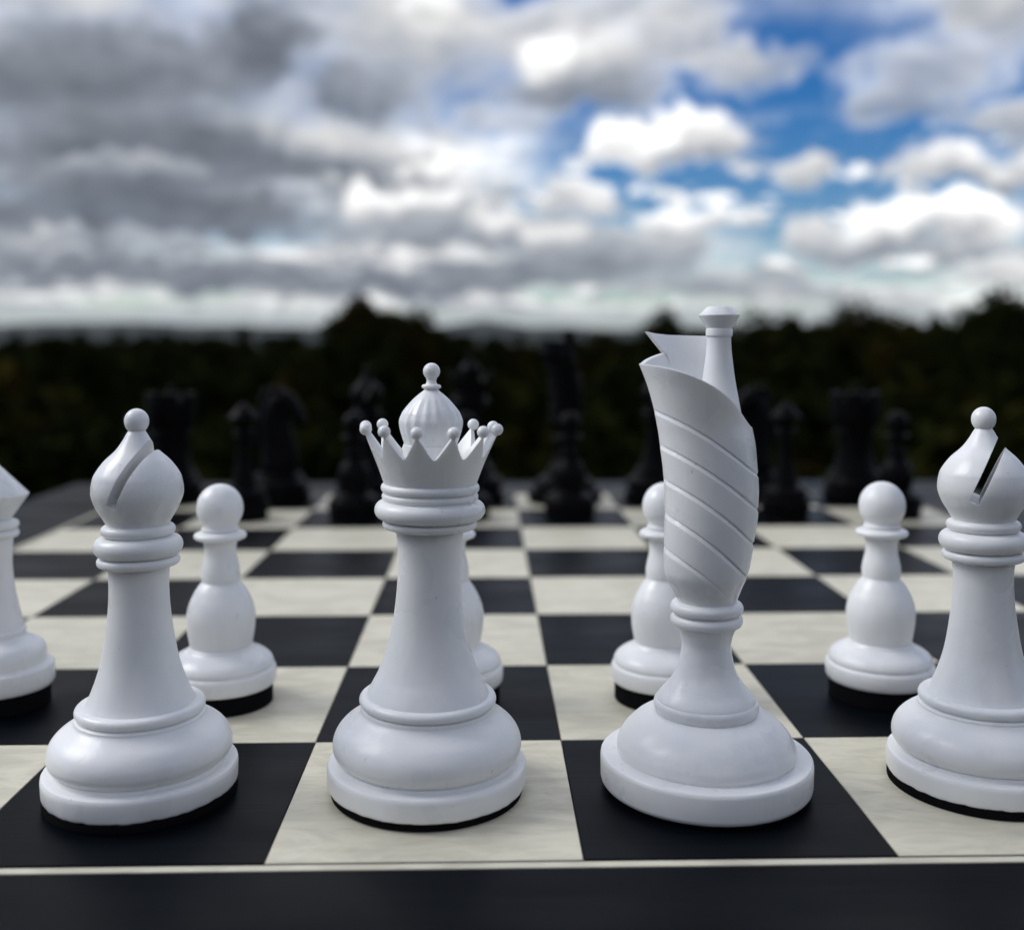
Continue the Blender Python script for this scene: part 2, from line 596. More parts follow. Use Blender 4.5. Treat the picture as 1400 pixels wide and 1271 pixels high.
def ridge(name, dist, az0, az1, hfun, depth):
    n = 160
    V, F = [], []
    rows = ((-depth, 0.0), (-depth * 0.45, 0.55), (0, 1.0), (depth * 0.5, 0.6), (depth, 0.0))
    for i in range(n + 1):
        a = R(az0 + (az1 - az0) * i / n)
        h = hfun(math.degrees(a))
        for dd, f in rows:
            r = dist + dd
            wob = 1 + 0.10 * mnoise.noise(Vector((math.degrees(a) * 0.9, dd * 0.004, dist)))
            V.append((r * math.sin(a), r * math.cos(a), -70 + (h + 70) * f * (wob if 0 < f < 1 else 1)))
    m = len(rows)
    for i in range(n):
        for j in range(m - 1):
            F.append((i * m + j, (i + 1) * m + j, (i + 1) * m + j + 1, i * m + j + 1))
    return tag(mesh_obj(name, V, F, WOODED, None, True, None), kind="structure")


def hf_far(a):
    return 105 + 55 * math.exp(-((a + 0.0) / 1.7) ** 2) + 30 * math.exp(-((a + 19) / 6.0) ** 2) + 26 * mnoise.noise(Vector((a * 0.35, 2.0, 0))) + 10 * mnoise.noise(Vector((a * 1.4, 7.0, 0)))


def hf_mid(a):
    return 14 + 10 * mnoise.noise(Vector((a * 0.22, 5.0, 0))) + 4 * mnoise.noise(Vector((a * 1.1, 9.0, 0)))


ridge("hills", 7000, -180, 180, hf_far, 1500)
ridge("hills", 2600, -180, 180, hf_mid, 600)

# ------------------------------------------------------------------ trees
rng = random.Random(7)


def leaf_quad(V, F, c, size, rnd):
    u = Vector((rnd.gauss(0, 1), rnd.gauss(0, 1), rnd.gauss(0, 1))).normalized()
    w = u.cross(Vector((rnd.gauss(0, 1), rnd.gauss(0, 1), rnd.gauss(0, 1)))).normalized()
    s = size * rnd.uniform(0.6, 1.3)
    i = len(V)
    V.extend([tuple(c + u * s), tuple(c + w * s * 0.55), tuple(c - u * s), tuple(c - w * s * 0.55)])
    F.append((i, i + 1, i + 2, i + 3))


def crown_round(V, F, base, h, rad, rnd, n, size):
    """clumpy broadleaf crown: leaf faces gathered round many limb ends"""
    clumps = []
    for _ in range(46):
        while True:
            p = Vector((rnd.uniform(-1, 1), rnd.uniform(-1, 1), rnd.uniform(-1, 1)))
            if 0.35 < p.length < 1.0: break
        k = 1.0 - 0.35 * max(0.0, p.z)
        clumps.append((Vector((p.x * rad * k, p.y * rad * k, p.z * h * 0.5)), rad * rnd.uniform(0.20, 0.36)))
    for _ in range(n):
        c, r = clumps[rnd.randrange(len(clumps))]
        q = Vector((rnd.gauss(0, 1), rnd.gauss(0, 1), rnd.gauss(0, 0.8))).normalized() * r * rnd.uniform(0.35, 1.05)
        leaf_quad(V, F, base + c + q, size, rnd)


def trunk_mesh(V, F, h, r, rnd, limbs=5, spread=1.6):
    def limb(p0, p1, r0, r1, n=7):
        d = (p1 - p0).normalized()
        u = d.orthogonal().normalized(); w = d.cross(u)
        i = len(V)
        for p, rr in ((p0, r0), ((p0 + p1) / 2 + u * r0 * 0.4, (r0 + r1) / 2), (p1, r1)):
            for k in range(n):
                a = 2 * math.pi * k / n
                V.append(tuple(p + (u * math.cos(a) + w * math.sin(a)) * rr))
        for j in range(2):
            for k in range(n):
                F.append((i + j * n + k, i + j * n + (k + 1) % n, i + (j + 1) * n + (k + 1) % n, i + (j + 1) * n + k))
    limb(Vector((0, 0, -0.3)), Vector((0, 0, h)), r, r * 0.35)
    for _ in range(limbs):
        z = h * rnd.uniform(0.45, 0.9)
        a = rnd.uniform(0, 2 * math.pi)
        limb(Vector((0, 0, z)), Vector((math.cos(a) * spread, math.sin(a) * spread, z + h * 0.22)), r * 0.4, r * 0.1)


def tree(name, label, azd, dist, top, rad, seed, ch=5.0, leaves=5000, size=0.16):
    """az in degrees, distance in metres, top in metres relative to the board"""
    x, y = dist * math.sin(R(azd)), dist * math.cos(R(azd))
    gz = ground_h(x, y)
    H = top - gz
    rnd = random.Random(seed)
    t = empty(name, (x, y, gz))
    tag(t, label, "tree", "trees rising above the wood")
    V, F = [], []
    trunk_mesh(V, F, H * 0.8, 0.20, rnd)
    mesh_obj("trunk", V, F, BARK, t, True, None)
    V, F = [], []
    crown_round(V, F, Vector((0, 0, H - ch * 0.5)), ch, rad, rnd, leaves, size)
    mesh_obj("crown", V, F, LEAF, t, False)
    return t


def top_at(dist, deg):      # height above the board at a given elevation angle seen from the board
    return 0.089 + dist * math.tan(R(deg))


tree("broadleaf_tree", "broad dark tree with a peaked top rising above the wood behind the white queen", -6.1, 42, top_at(42, 2.22), 1.9, 11, 4.2, 7000)
tree("broadleaf_tree", "rounded dark tree beside the peaked tree, on the white queen's side", -3.7, 44, top_at(44, 1.55), 2.2, 12, 5.0, 7000)
tree("broadleaf_tree", "low rounded tree top behind the split collar of the white king", 10.4, 60, top_at(60, 1.55), 2.6, 13, 5.0, 7000)
tree("broadleaf_tree", "small rounded tree top just past the white king's knob", 15.6, 58, top_at(58, 1.35), 3.4, 14, 5.0, 7000)
tree("broadleaf_tree", "broad dark tree standing behind the black corner rook and pawn", 20.2, 52, top_at(52, 1.62), 3.2, 15, 5.5, 8000)
tree("broadleaf_tree", "dark rounded tree behind the ball of the white bishop by the king", 24.0, 50, top_at(50, 1.68), 3.2, 16, 5.5, 8000)
tree("broadleaf_tree", "tall broad dark tree beyond the black rook's side, past the white king's bishop", 27.8, 40, top_at(40, 2.25), 3.0, 17, 6.0, 9000)

# the wood below the hilltop, one mass of crowns
V, F = [], []
TV, TF = [], []
for row, (d0, d1, n, lo, hi) in enumerate(((17, 22, 26, -1.7, -0.9), (24, 32, 40, -1.2, -0.35), (34, 46, 50, -0.75, 0.10), (50, 72, 84, -0.4, 0.45), (76, 120, 150, -0.5, 0.75))):
    for k in range(n):
        azd = -64 + 128 * (k + rng.uniform(0.1, 0.9)) / n
        d = rng.uniform(d0, d1)
        top = rng.uniform(lo, hi)
        if row >= 3:                    # the farther rows make the skyline
            e = 0.56 if azd < 8 else 0.56 + min(azd - 8, 8) * 0.085 + max(0.0, azd - 22) * 0.10
            top = top_at(d, e + rng.uniform(-0.18, 0.10))
        x, y = d * math.sin(R(azd)), d * math.cos(R(azd))
        rad = 128.0 / n * R(1) * d * rng.uniform(0.62, 0.85)
        rad = max(1.6, min(rad, 4.2))
        ch = min(8.5, top - ground_h(x, y)) * 0.95
        crown_round(V, F, Vector((x, y, top - ch * 0.5)), ch, rad, rng, 1500, 0.30 if d < 50 else 0.42)
for k in range(15):            # unseen crowns added behind the viewer to block sky light
    azd = 118 + 124 * (k + rng.uniform(0.3, 0.7)) / 15
    d = rng.uniform(4.0, 6.0)
    top = rng.uniform(0.8, 2.2)
    x, y = d * math.sin(R(azd)), d * math.cos(R(azd))
    crown_round(V, F, Vector((x, y, (top + GZ) * 0.5)), top - GZ, 0.85, rng, 2200, 0.15)
forest = tag(mesh_obj("woodland", V, F, LEAF, None, False), "dark mass of tree crowns filling the valley beyond the board, with unseen shading crowns added behind the viewer", "woodland", kind="stuff")

# ------------------------------------------------------------------ table under the board
BT = 0.30                       # board thickness, squares
tb = empty("table", (4 * S, 4 * S, GZ))
tag(tb, "small square wooden table carrying the chess board", "table")
bm = bmesh.new()
th = -BT * S - GZ
box(bm, -0.22, 0.22, -0.22, 0.22, th - 0.03, th)
bm_obj("table_top", bm, TABLE, tb, bevel=0.003)
for sx in (-1, 1):
    for sy in (-1, 1):
        bm = bmesh.new()
        box(bm, sx * 0.18 - 0.02, sx * 0.18 + 0.02, sy * 0.18 - 0.02, sy * 0.18 + 0.02, -0.02, th - 0.029)
        bm_obj("leg", bm, TABLE, tb, bevel=0.002)

# ------------------------------------------------------------------ chess board
board = empty("chess_board", (0, 0, -BT * S))
tag(board, "chess board with black and pale wood squares and a wide black frame", "chess board")
z0 = BT * S
bm = bmesh.new()
box(bm, -0.2 * S, 8.2 * S, -0.2 * S, 8.2 * S, 0.002, z0 - 0.0016)
bm_obj("core", bm, FRAME, board)


def tile_mesh(name, mat):
    bm = bmesh.new()
    h = 0.4985 * S
    box(bm, -h, h, -h, h, -0.0022, 0)
    top = [e for e in bm.edges if all(abs(v.co.z) < 1e-9 for v in e.verts)]
    bmesh.ops.bevel(bm, geom=top, offset=0.00012, segments=1, affect='EDGES')
    me = bpy.data.meshes.new(name)
    bm.to_mesh(me); bm.free()
    me.materials.append(mat)
    return me


tl, td = tile_mesh("pale_square", LIGHT), tile_mesh("black_square", DARK)
rt = random.Random(3)
for i in range(8):
    for j in range(8):
        dark = (i + j) % 2 == 0
        o = bpy.data.objects.new("black_square" if dark else "pale_square", td if dark else tl)
        o.location = ((i + 0.5) * S, (j + 0.5) * S, z0 + rt.uniform(-0.00003, 0.00003))
        link(o, board)

G0, G1, B1 = 0.013, 0.047, 1.06          # dark line, pale inlay, frame width


def rail(name, mat, a, b, zt, zb):
    """four mitred strips round the squares, from distance a to distance b outside them"""
    for k in range(4):
        P = [(-a, -a), (8 + a, -a), (8 + b, -b), (-b, -b)]
        c, s = (1, 0, -1, 0)[k], (0, 1, 0, -1)[k]
        Q = [(4 + (x - 4) * c - (y - 4) * s, 4 + (x - 4) * s + (y - 4) * c) for x, y in P]
        bm = bmesh.new()
        lo = [bm.verts.new((x * S, y * S, zb)) for x, y in Q]
        hi = [bm.verts.new((x * S, y * S, zt)) for x, y in Q]
        bm.faces.new(hi); bm.faces.new(lo[::-1])
        for i in range(4):
            bm.faces.new((lo[i], lo[(i + 1) % 4], hi[(i + 1) % 4], hi[i]))
        bmesh.ops.recalc_face_normals(bm, faces=bm.faces)
        if b - a > 0.5:
            ed = [e for e in bm.edges if abs(e.verts[0].co.z - zt) < 1e-9 and abs(e.verts[1].co.z - zt) < 1e-9]
            bmesh.ops.bevel(bm, geom=ed, offset=0.0004, segments=2, affect='EDGES')
        bm_obj(name, bm, mat, board)


rail("stringing", FRAME, 0.0015, G0, z0 - 0.0001, z0 - 0.003)
rail("inlay_strip", LIGHT, G0 + 0.0006, G1, z0 + 0.00002, z0 - 0.003)
rail("frame_rail", FRAME, G1 + 0.0006, B1, z0 + 0.00005, 0.0)

# ------------------------------------------------------------------ chess pieces
def part(name, prof, mat, parent, segs=96, sharp=32, cx=0, cy=0, flute=None):
    V, F = lathe(prof, segs, cx, cy, flute)
    return mesh_obj(name, V, F, mat, parent, True, sharp)


def felt_part(parent, r, h, segs=96):
    V, F = lathe([(0.0005, r * 0.985), (0.004, r), (h - 0.003, r), (h + 0.01, r * 0.99)], segs)
    return mesh_obj("felt_pad", V, F, FELT, parent, True, 32)


def rough_rim(zmax):
    """uneven moulded edge where the plinth meets the felt"""
    def f(z, a):
        if z > zmax: return 0.0
        n = mnoise.noise(Vector((math.cos(a) * 9, math.sin(a) * 9, 1.0))) + 0.6 * mnoise.noise(Vector((math.cos(a) * 26, math.sin(a) * 26, 3.0)))
        return max(-0.006, min(0.022, 0.012 * n + 0.004)) * (1.0 - 0.6 * (z / zmax) ** 4)
    return f


def big_base(parent, mat, collar, squash=1.0):
    """plinth, bell and collar ring shared by queen and bishops"""
    prof = [(0.030, 0.340), (0.031, 0.352), (0.036, 0.3572), (0.044, 0.3595), (0.092, 0.3610), (0.104, 0.3595), (0.111, 0.3550), (0.1145, 0.3470),
            (0.1150, 0.3260), (0.1165, 0.3215), (0.122, 0.3200), (0.1275, 0.3175), (0.1290, 0.3130)]
    prof += spline([(0.1295, 0.3130), (0.138, 0.3235), (0.150, 0.3330), (0.168, 0.3395), (0.188, 0.3395), (0.208, 0.3350), (0.228, 0.3255), (0.245, 0.3125),
                    (0.259, 0.2975), (0.270, 0.2825), (0.279, 0.2690), (0.287, 0.2580), (0.295, 0.2490), (0.303, 0.2430), (0.312, 0.2410), (0.3185, collar - 0.010)], 5)
    prof = [(z if z < 0.13 else 0.13 + (z - 0.13) * squash, r) for z, r in prof]
    part("base", prof, mat, parent, 160, 32, 0, 0, rough_rim(0.044))
    part("collar_ring", torus(0.13 + 0.2085 * squash, collar, 0.0195, 0.019, 12), mat, parent)


def make_queen(mat, scale=1.0):
    RSC[0] = scale
    q = empty("chess_queen")
    felt_part(q, 0.345, 0.032)
    big_base(q, mat, 0.2470)
    part("stem", spline([(0.330, 0.228), (0.345, 0.2240), (0.370, 0.2150), (0.3993, 0.2000), (0.4464, 0.1768), (0.5244, 0.1510), (0.6424, 0.1260), (0.7975, 0.1125),
                         (0.8856, 0.1145), (0.955, 0.1230), (0.97, 0.125)], 6), mat, q)
    prof = [(0.953, 0.120), (0.955, 0.150)] + torus(0.9725, 0.1700, 0.0130, 0.010, 8) + torus(1.0235, 0.1990, 0.0330, 0.032, 14)
    prof += torus(1.0720, 0.1735, 0.0120, 0.009, 8) + [(1.0855, 0.1640)] + torus(1.1030, 0.1770, 0.0165, 0.014, 10) + [(1.121, 0.162)]
    part("collar", prof, mat, q)
    # crown: conical wall cut into twelve points
    N, PER = 12, 24
    A0 = R(-90 - 11.5)
    n = N * PER
    zb, rows = 1.112, 14
    V, F = [], []

    def rad(z):
        t = (z - 1.115) / (1.302 - 1.115)
        return 0.1655 + (0.2420 - 0.1655) * (0.80 * t + 0.20 * t * t)
    for side, th in ((0, 0.0), (1, 0.026)):
        for i in range(rows + 1):
            for k in range(n):
                a = A0 + 2 * math.pi * k / n
                u = abs(((k / PER + 0.5) % 1.0) - 0.5) * 2        # 0 at a point, 1 in a valley
                tt = (math.sqrt((1 - u) ** 2 + 0.022) - 0.1483) / (1.0109 - 0.1483)
                ztop = 1.2215 + 0.0825 * tt ** 1.10
                z = zb + (ztop - zb) * i / rows
                taper = 1 - 0.35 * max(0.0, (z - 1.2185) / 0.0835)
                r = rad(z) - th * taper
                V.append((r * math.cos(a) * S, r * math.sin(a) * S, z * S))
    off = (rows + 1) * n
    for i in range(rows):
        for k in range(n):
            k2 = (k + 1) % n
            F.append((i * n + k, i * n + k2, (i + 1) * n + k2, (i + 1) * n + k))
            F.append((off + i * n + k2, off + i * n + k, off + (i + 1) * n + k, off + (i + 1) * n + k2))
    for k in range(n):
        k2 = (k + 1) % n
        F.append((rows * n + k, rows * n + k2, off + rows * n + k2, off + rows * n + k))
        F.append((k2, k, off + k, off + k2))
    crown = mesh_obj("crown", V, F, mat, q, True, 40)
    first = None
    for k in range(N):
        a = A0 + 2 * math.pi * k / N
        if first is None:
            Vb, Fb = lathe([(-z, r) for z, r in reversed(ball(0, 0.0205, -0.98, 12))] if False else ball(0, 0.0215, -0.985, 14), 24)
            o = mesh_obj("crown_bead", Vb, Fb, mat, crown, True, None)
            first = o
        else:
            o = link(bpy.data.objects.new("crown_bead", first.data), crown)
        o.location = (0.2400 * math.cos(a) * S, 0.2400 * math.sin(a) * S, 1.3165 * S)
    # fluted onion dome
    def flute(z, a):
        f = max(0.0, min(1.0, (1.448 - z) / 0.05)) * max(0.0, min(1.0, (z - 1.255) / 0.02))
        c = math.cos(a * 18)
        return 0.032 * f * (0.5 - 0.5 * c) ** 0.8
    part("dome", [(1.10, 0.100), (1.245, 0.0990), (1.256, 0.0985)] + spline([(1.258, 0.0945), (1.285, 0.1035), (1.313, 0.1118), (1.340, 0.1148), (1.362, 0.1080), (1.380, 0.0985), (1.4154, 0.0690), (1.4365, 0.0460), (1.4490, 0.0300), (1.4560, 0.0240)], 5), mat, q, 176, 60, 0, 0, flute)
    prof = [(1.450, 0.0230), (1.456, 0.0255)] + torus(1.4650, 0.0350, 0.0078, 0.009, 8) + spline([(1.4735, 0.0215), (1.481, 0.0178), (1.488, 0.0175), (1.494, 0.0195)], 4) + ball(1.5195, 0.0305, -0.78, 14)
    part("finial", prof, mat, q, 48, 40)
    return q


def make_bishop(mat, scale=0.935):
    RSC[0] = scale
    q = empty("chess_bishop")
    felt_part(q, 0.358, 0.031)
    big_base(q, mat, 0.2400, 0.90)
    part("stem", spline([(0.310, 0.220), (0.325, 0.2100), (0.360, 0.1900), (0.4328, 0.1600), (0.5157, 0.1370), (0.6516, 0.1160), (0.7443, 0.1100), (0.795, 0.1115),
                         (0.826, 0.1160), (0.84, 0.118)], 6), mat, q)
    prof = [(0.826, 0.110), (0.828, 0.135)] + torus(0.8460, 0.1525, 0.0155, 0.013, 9) + torus(0.8990, 0.1640, 0.0345, 0.034, 14) + [(0.9355, 0.124)]
    prof += torus(0.9560, 0.1365, 0.0185, 0.018, 10) + [(0.977, 0.110)]
    part("collar", prof, mat, q)
    prof = [(0.968, 0.110)] + spline([(0.976, 0.1140), (1.0038, 0.1300), (1.0374, 0.1510), (1.075, 0.1660), (1.102, 0.1685), (1.130, 0.1645), (1.1583, 0.1545), (1.2013, 0.1220),
                                     (1.2399, 0.0790), (1.2736, 0.0530), (1.296, 0.0395), (1.3085, 0.0315), (1.316, 0.031)], 6) + [(1.325, 0.02)]
    head = part("mitre", prof, mat, q, 128, 32)
    # slanting cut
    bm = bmesh.new()
    L, Wd, T = 0.40 * S, 0.5 * S, 0.0180 * S
    box(bm, -T, T, -Wd, Wd, 0, L)
    cut = bm_obj("slot_cutter", bm, mat)
    cut.matrix_world = Matrix.Translation((-0.030 * S, 0, 1.052 * S)) @ Matrix.Rotation(R(23.5), 4, 'Y')
    bpy.context.view_layer.update()
    md = head.modifiers.new("cut", 'BOOLEAN')
    md.object = cut
    md.operation = 'DIFFERENCE'
    md.solver = 'EXACT'
    bpy.context.view_layer.update()
    me = bpy.data.meshes.new_from_object(head.evaluated_get(bpy.context.evaluated_depsgraph_get()))
    head.modifiers.clear()
    head.data = me
    me.name = "mitre"
    me.set_sharp_from_angle(angle=R(28))
    bpy.data.objects.remove(cut)
    part("finial", spline([(1.300, 0.0330), (1.3085, 0.0312), (1.314, 0.0325)], 3) + ball(1.3430, 0.0455, -0.72, 18), mat, q, 64, 40)
    return q


def make_king(mat, scale=0.985):
    RSC[0] = scale
    q = empty("chess_king")
    felt_part(q, 0.368, 0.022)
    prof = [(0.018, 0.372), (0.019, 0.380), (0.026, 0.3860), (0.036, 0.3885), (0.108, 0.3895), (0.118, 0.3880), (0.1235, 0.3835), (0.1250, 0.3770), (0.1255, 0.330), (0.1275, 0.3235)]
    prof += spline([(0.128, 0.3235), (0.140, 0.3290), (0.158, 0.3275), (0.178, 0.3200), (0.212, 0.2990), (0.2489, 0.2600), (0.270, 0.2230), (0.279, 0.2000), (0.2805, 0.180)], 6)
    part("base", prof, mat, q)
    prof = [(0.272, 0.170), (0.2755, 0.1840)] + torus(0.3005, 0.1930, 0.0240, 0.012, 10) + [(0.3265, 0.1800)]
    part("collar_ring", prof, mat, q)
    prof = spline([(0.318, 0.184), (0.330, 0.1795), (0.3456, 0.1690), (0.3783, 0.1400), (0.4286, 0.1100), (0.5119, 0.0905), (0.5547, 0.0955), (0.5791, 0.1040), (0.597, 0.1150)], 6) + [(0.61, 0.11)]
    part("stem", prof, mat, q)
    prof = [(0.592, 0.1080), (0.594, 0.1160)] + torus(0.6155, 0.1330, 0.0205, 0.018, 10) + [(0.6385, 0.1170)] + torus(0.6610, 0.1340, 0.0210, 0.018, 10) + [(0.690, 0.100)]
    part("neck_rings", prof, mat, q)
    # spiral-wrapped body, open at the top like a rolled leaf
    RT = [(0.676, 0.103), (0.69, 0.110), (0.744, 0.1337), (0.787, 0.1520), (0.8436, 0.1590), (0.87, 0.1605), (0.99, 0.1675), (1.088, 0.1700), (1.168, 0.1715), (1.256, 0.1730), (1.326, 0.1790),
          (1.384, 0.1910), (1.464, 0.2130), (1.5435, 0.2440), (1.60, 0.268), (1.66, 0.300), (1.70, 0.325)]
    CT = [(0.676, 0.0), (0.69, 0.0), (0.744, -0.003), (0.787, -0.004), (0.8436, 0.001), (0.99, 0.013), (1.088, 0.014), (1.168, 0.008), (1.256, -0.002), (1.326, -0.007), (1.70, -0.008)]

    def interp(T, z):
        if z <= T[0][0]: return T[0][1]
        for (z1, v1), (z2, v2) in zip(T, T[1:]):
            if z <= z2:
                t = (z - z1) / (z2 - z1)
                return v1 + (v2 - v1) * t
        return T[-1][1]
    RS, CS = spline(RT, 5), CT
    TOP = [(-180, 1.5440), (-165, 1.5400), (-131, 1.5140), (-95, 1.4640), (-77, 1.4250), (-50, 1.3740), (-20, 1.3190), (0, 1.3000), (45, 1.325), (68, 1.390), (76, 1.46), (83, 1.6470), (100, 1.6490), (115, 1.6515), (123, 1.6570), (127.2, 1.6640), (128.2, 1.5850), (150, 1.5640), (168, 1.5470), (180, 1.5440)]
    TOP = [(-180 + 4 * i, 1.544 - 0.228 * ((1 + math.cos(R(-180 + 4 * i))) / 2) ** 2) for i in range(45)] + [p for p in TOP if p[0] >= 0]
    TOP = [(a, 1.316 if a == 0 else z) for a, z in TOP]
    PITCH = 0.1245

    def helix(a):                    # fall of the wrap lines: gentle then steep across the front, steady round the back
        if a < 0:
            t = (1 + math.cos(R(a))) / 2
            return 0.226 * (0.45 * t + 0.55 * t * t)
        return 0.226 + (4 * PITCH - 0.226) * a / 180
    def lean(a, z):                  # the free corner of the wrap leans out past the notch
        if 85 < a < 127.9:
            t = max(0.0, min(1.0, (z - 1.560) / 0.104)); u = (a - 85) / 42.9
            return 15.0 * t * u * u
        return 0.0
    cols, rows = 400, 300
    angs = [-180 + 360 * i / cols for i in range(cols)]
    V, F = [], []
    zb = 0.676
    for i in range(rows + 1):
        for a in angs:
            zt = interp(TOP, a)
            z = zb + (zt - zb) * i / rows
            r = interp(RS, z) * scale
            ca = math.cos(R(a))
            k = max(0.0, min(1.0, (z - 1.24) / 0.14))
            if ca > 0: r *= 1 - 0.13 * ca * k * k * (3 - 2 * k)
            w = z + helix(a) - 1.380
            s = w / PITCH - math.floor(w / PITCH)            # 0 just above a groove, 1 just below the next
            d = s * PITCH
            e = (1 - s) * PITCH
            low = max(0.0, min(1.0, (z - 0.73) / 0.10))
            if w < PITCH * 0.5:
                g = 0.0
                g += max(0.0, 1 - d / 0.0028) * 0.0090          # undercut above the lip
                g += max(0.0, 1 - e / 0.0170) * 0.0090         # lip rolls into it
                lift = 0.0015 * s                               # each turn swells towards its upper lip
                r += (lift - g) * low
            else:
                r += 0.0010 * low
            cx = interp(CS, z)
            ae = R(a + lean(a, z))
            V.append(((cx + r * math.cos(ae)) * S, r * math.sin(ae) * S, z * S))
    nI = len(V)                                                 # inner wall
    inner_rows = 60
    zi0 = 1.02
    for i in range(inner_rows + 1):
        for a in angs:
            zt = interp(TOP, a)
            z = zi0 + (zt - zi0) * i / inner_rows
            r = interp(RS, z) * scale
            ca = math.cos(R(a))
            k = max(0.0, min(1.0, (z - 1.24) / 0.14))
            if ca > 0: r *= 1 - 0.13 * ca * k * k * (3 - 2 * k)
            th = 0.016 + 0.020 * (1 - i / inner_rows)
            cx = interp(CS, z)
            r -= th
            ae = R(a + lean(a, z))
            V.append(((cx + r * math.cos(ae)) * S, r * math.sin(ae) * S, z * S))
    for i in range(rows):
        for k in range(cols):
            k2 = (k + 1) % cols
            F.append((i * cols + k, i * cols + k2, (i + 1) * cols + k2, (i + 1) * cols + k))
    for i in range(inner_rows):
        for k in range(cols):
            k2 = (k + 1) % cols
            F.append((nI + i * cols + k2, nI + i * cols + k, nI + (i + 1) * cols + k, nI + (i + 1) * cols + k2))
    for k in range(cols):
        k2 = (k + 1) % cols
        F.append((rows * cols + k, rows * cols + k2, nI + inner_rows * cols + k2, nI + inner_rows * cols + k))
    V.append((0, 0, zi0 * S)); ci = len(V) - 1
    V.append((0, 0, zb * S)); cb = len(V) - 1
    for k in range(cols):
        k2 = (k + 1) % cols
        F.append((ci, nI + k, nI + k2)); F.append((cb, k2, k))
    mesh_obj("spiral_body", V, F, mat, q, True, 38)
    part("rod", spline([(1.03, 0.105), (1.15, 0.102), (1.25, 0.098), (1.336, 0.0880), (1.41, 0.0745), (1.485, 0.0600), (1.5647, 0.0490), (1.610, 0.0445), (1.643, 0.0435), (1.646, 0.0437)], 5), mat, q, 64, 35, 0.037, 0.015)
    prof = [(1.640, 0.0430), (1.6455, 0.0470), (1.648, 0.0485), (1.668, 0.0485), (1.672, 0.0470), (1.6735, 0.0450), (1.675, 0.0462), (1.677, 0.0478), (1.7185, 0.0738), (1.7215, 0.0738), (1.7500, 0.0465), (1.7515, 0.0435), (1.7525, 0.0300)]
    part("finial", prof, mat, q, 64, 25, 0.037, 0.015)
    return q


def make_ball_pawn(mat, scale=0.945):
    RSC[0] = scale
    q = empty("chess_pawn")
    felt_part(q, 0.2385, 0.085, 72)
    prof = [(0.084, 0.235), (0.085, 0.2440), (0.092, 0.2500), (0.102, 0.2540), (0.130, 0.2555), (0.150, 0.2545), (0.159, 0.2515), (0.1635, 0.2460), (0.1650, 0.2400), (0.1665, 0.2385)]
    prof += spline([(0.168, 0.2400), (0.178, 0.2430), (0.190, 0.2400), (0.206, 0.2290), (0.222, 0.2080), (0.236, 0.1810), (0.247, 0.1610), (0.256, 0.1520), (0.262, 0.1470)], 5) + [(0.27, 0.13)]
    part("base", prof, mat, q, 72)
    prof = [(0.255, 0.135)] + spline([(0.2600, 0.1425), (0.2685, 0.1450), (0.3262, 0.1560), (0.3838, 0.1604), (0.422, 0.1565), (0.460, 0.1450), (0.492, 0.1290), (0.5175, 0.1140), (0.536, 0.1000), (0.548, 0.0890)], 5) + [(0.555, 0.08)]
    part("bulb", prof, mat, q, 72)
    prof = [(0.542, 0.080), (0.5455, 0.0880), (0.549, 0.0890), (0.553, 0.0875), (0.5545, 0.0860)] + spline([(0.556, 0.0868), (0.5665, 0.0900), (0.5935, 0.0905), (0.618, 0.0870), (0.6418, 0.0815), (0.6711, 0.0752), (0.700, 0.0740), (0.723, 0.0775), (0.737, 0.0840), (0.745, 0.095)], 5) + [(0.75, 0.07)]
    part("neck", prof, mat, q, 72)
    part("collar", [(0.735, 0.08), (0.7390, 0.1000)] + torus(0.7570, 0.1225, 0.0150, 0.018, 10) + [(0.7760, 0.0960)] + torus(0.7870, 0.0865, 0.0085, 0.006, 6) + [(0.799, 0.07)], mat, q, 72)
    part("head", [(0.790, 0.0780), (0.7985, 0.0790)] + ball(0.8815, 0.1085, -0.70, 22), mat, q, 72, 40)
    return q


def make_hat_pawn(mat, scale=0.925):
    RSC[0] = scale
    q = empty("chess_pawn")
    felt_part(q, 0.2330, 0.085, 72)
    prof = [(0.084, 0.235), (0.085, 0.2440), (0.095, 0.2500), (0.105, 0.2520), (0.165, 0.2525), (0.175, 0.2500), (0.180, 0.2440), (0.1815, 0.2260), (0.185, 0.2220)]
    prof += spline([(0.187, 0.2150), (0.205, 0.2180), (0.232, 0.2170), (0.255, 0.2090), (0.275, 0.1900), (0.292, 0.1560), (0.308, 0.1280), (0.318, 0.1230)], 5) + [(0.325, 0.11)]
    part("base", prof, mat, q, 72)
    part("collar_ring", [(0.310, 0.11)] + torus(0.3330, 0.1270, 0.0170, 0.014, 8) + [(0.356, 0.105)], mat, q, 72)
    part("stem", spline([(0.340, 0.120), (0.3897, 0.1080), (0.46, 0.0920), (0.5389, 0.0780), (0.6381, 0.0700), (0.7438, 0.0760), (0.757, 0.080)], 6) + [(0.76, 0.07)], mat, q, 72)
    part("neck_rings", [(0.748, 0.07), (0.752, 0.0860)] + torus(0.7705, 0.1040, 0.0175, 0.016, 8) + [(0.7890, 0.0900)] + torus(0.8100, 0.1040, 0.0190, 0.016, 8) + [(0.835, 0.07)], mat, q, 72)
    part("pointed_hat", [(0.828, 0.0640), (0.832, 0.0680), (0.9425, 0.1490), (0.9450, 0.1505), (0.9475, 0.1490), (1.0850, 0.0120), (1.0900, 0.0)], mat, q, 72, 25)
    return q


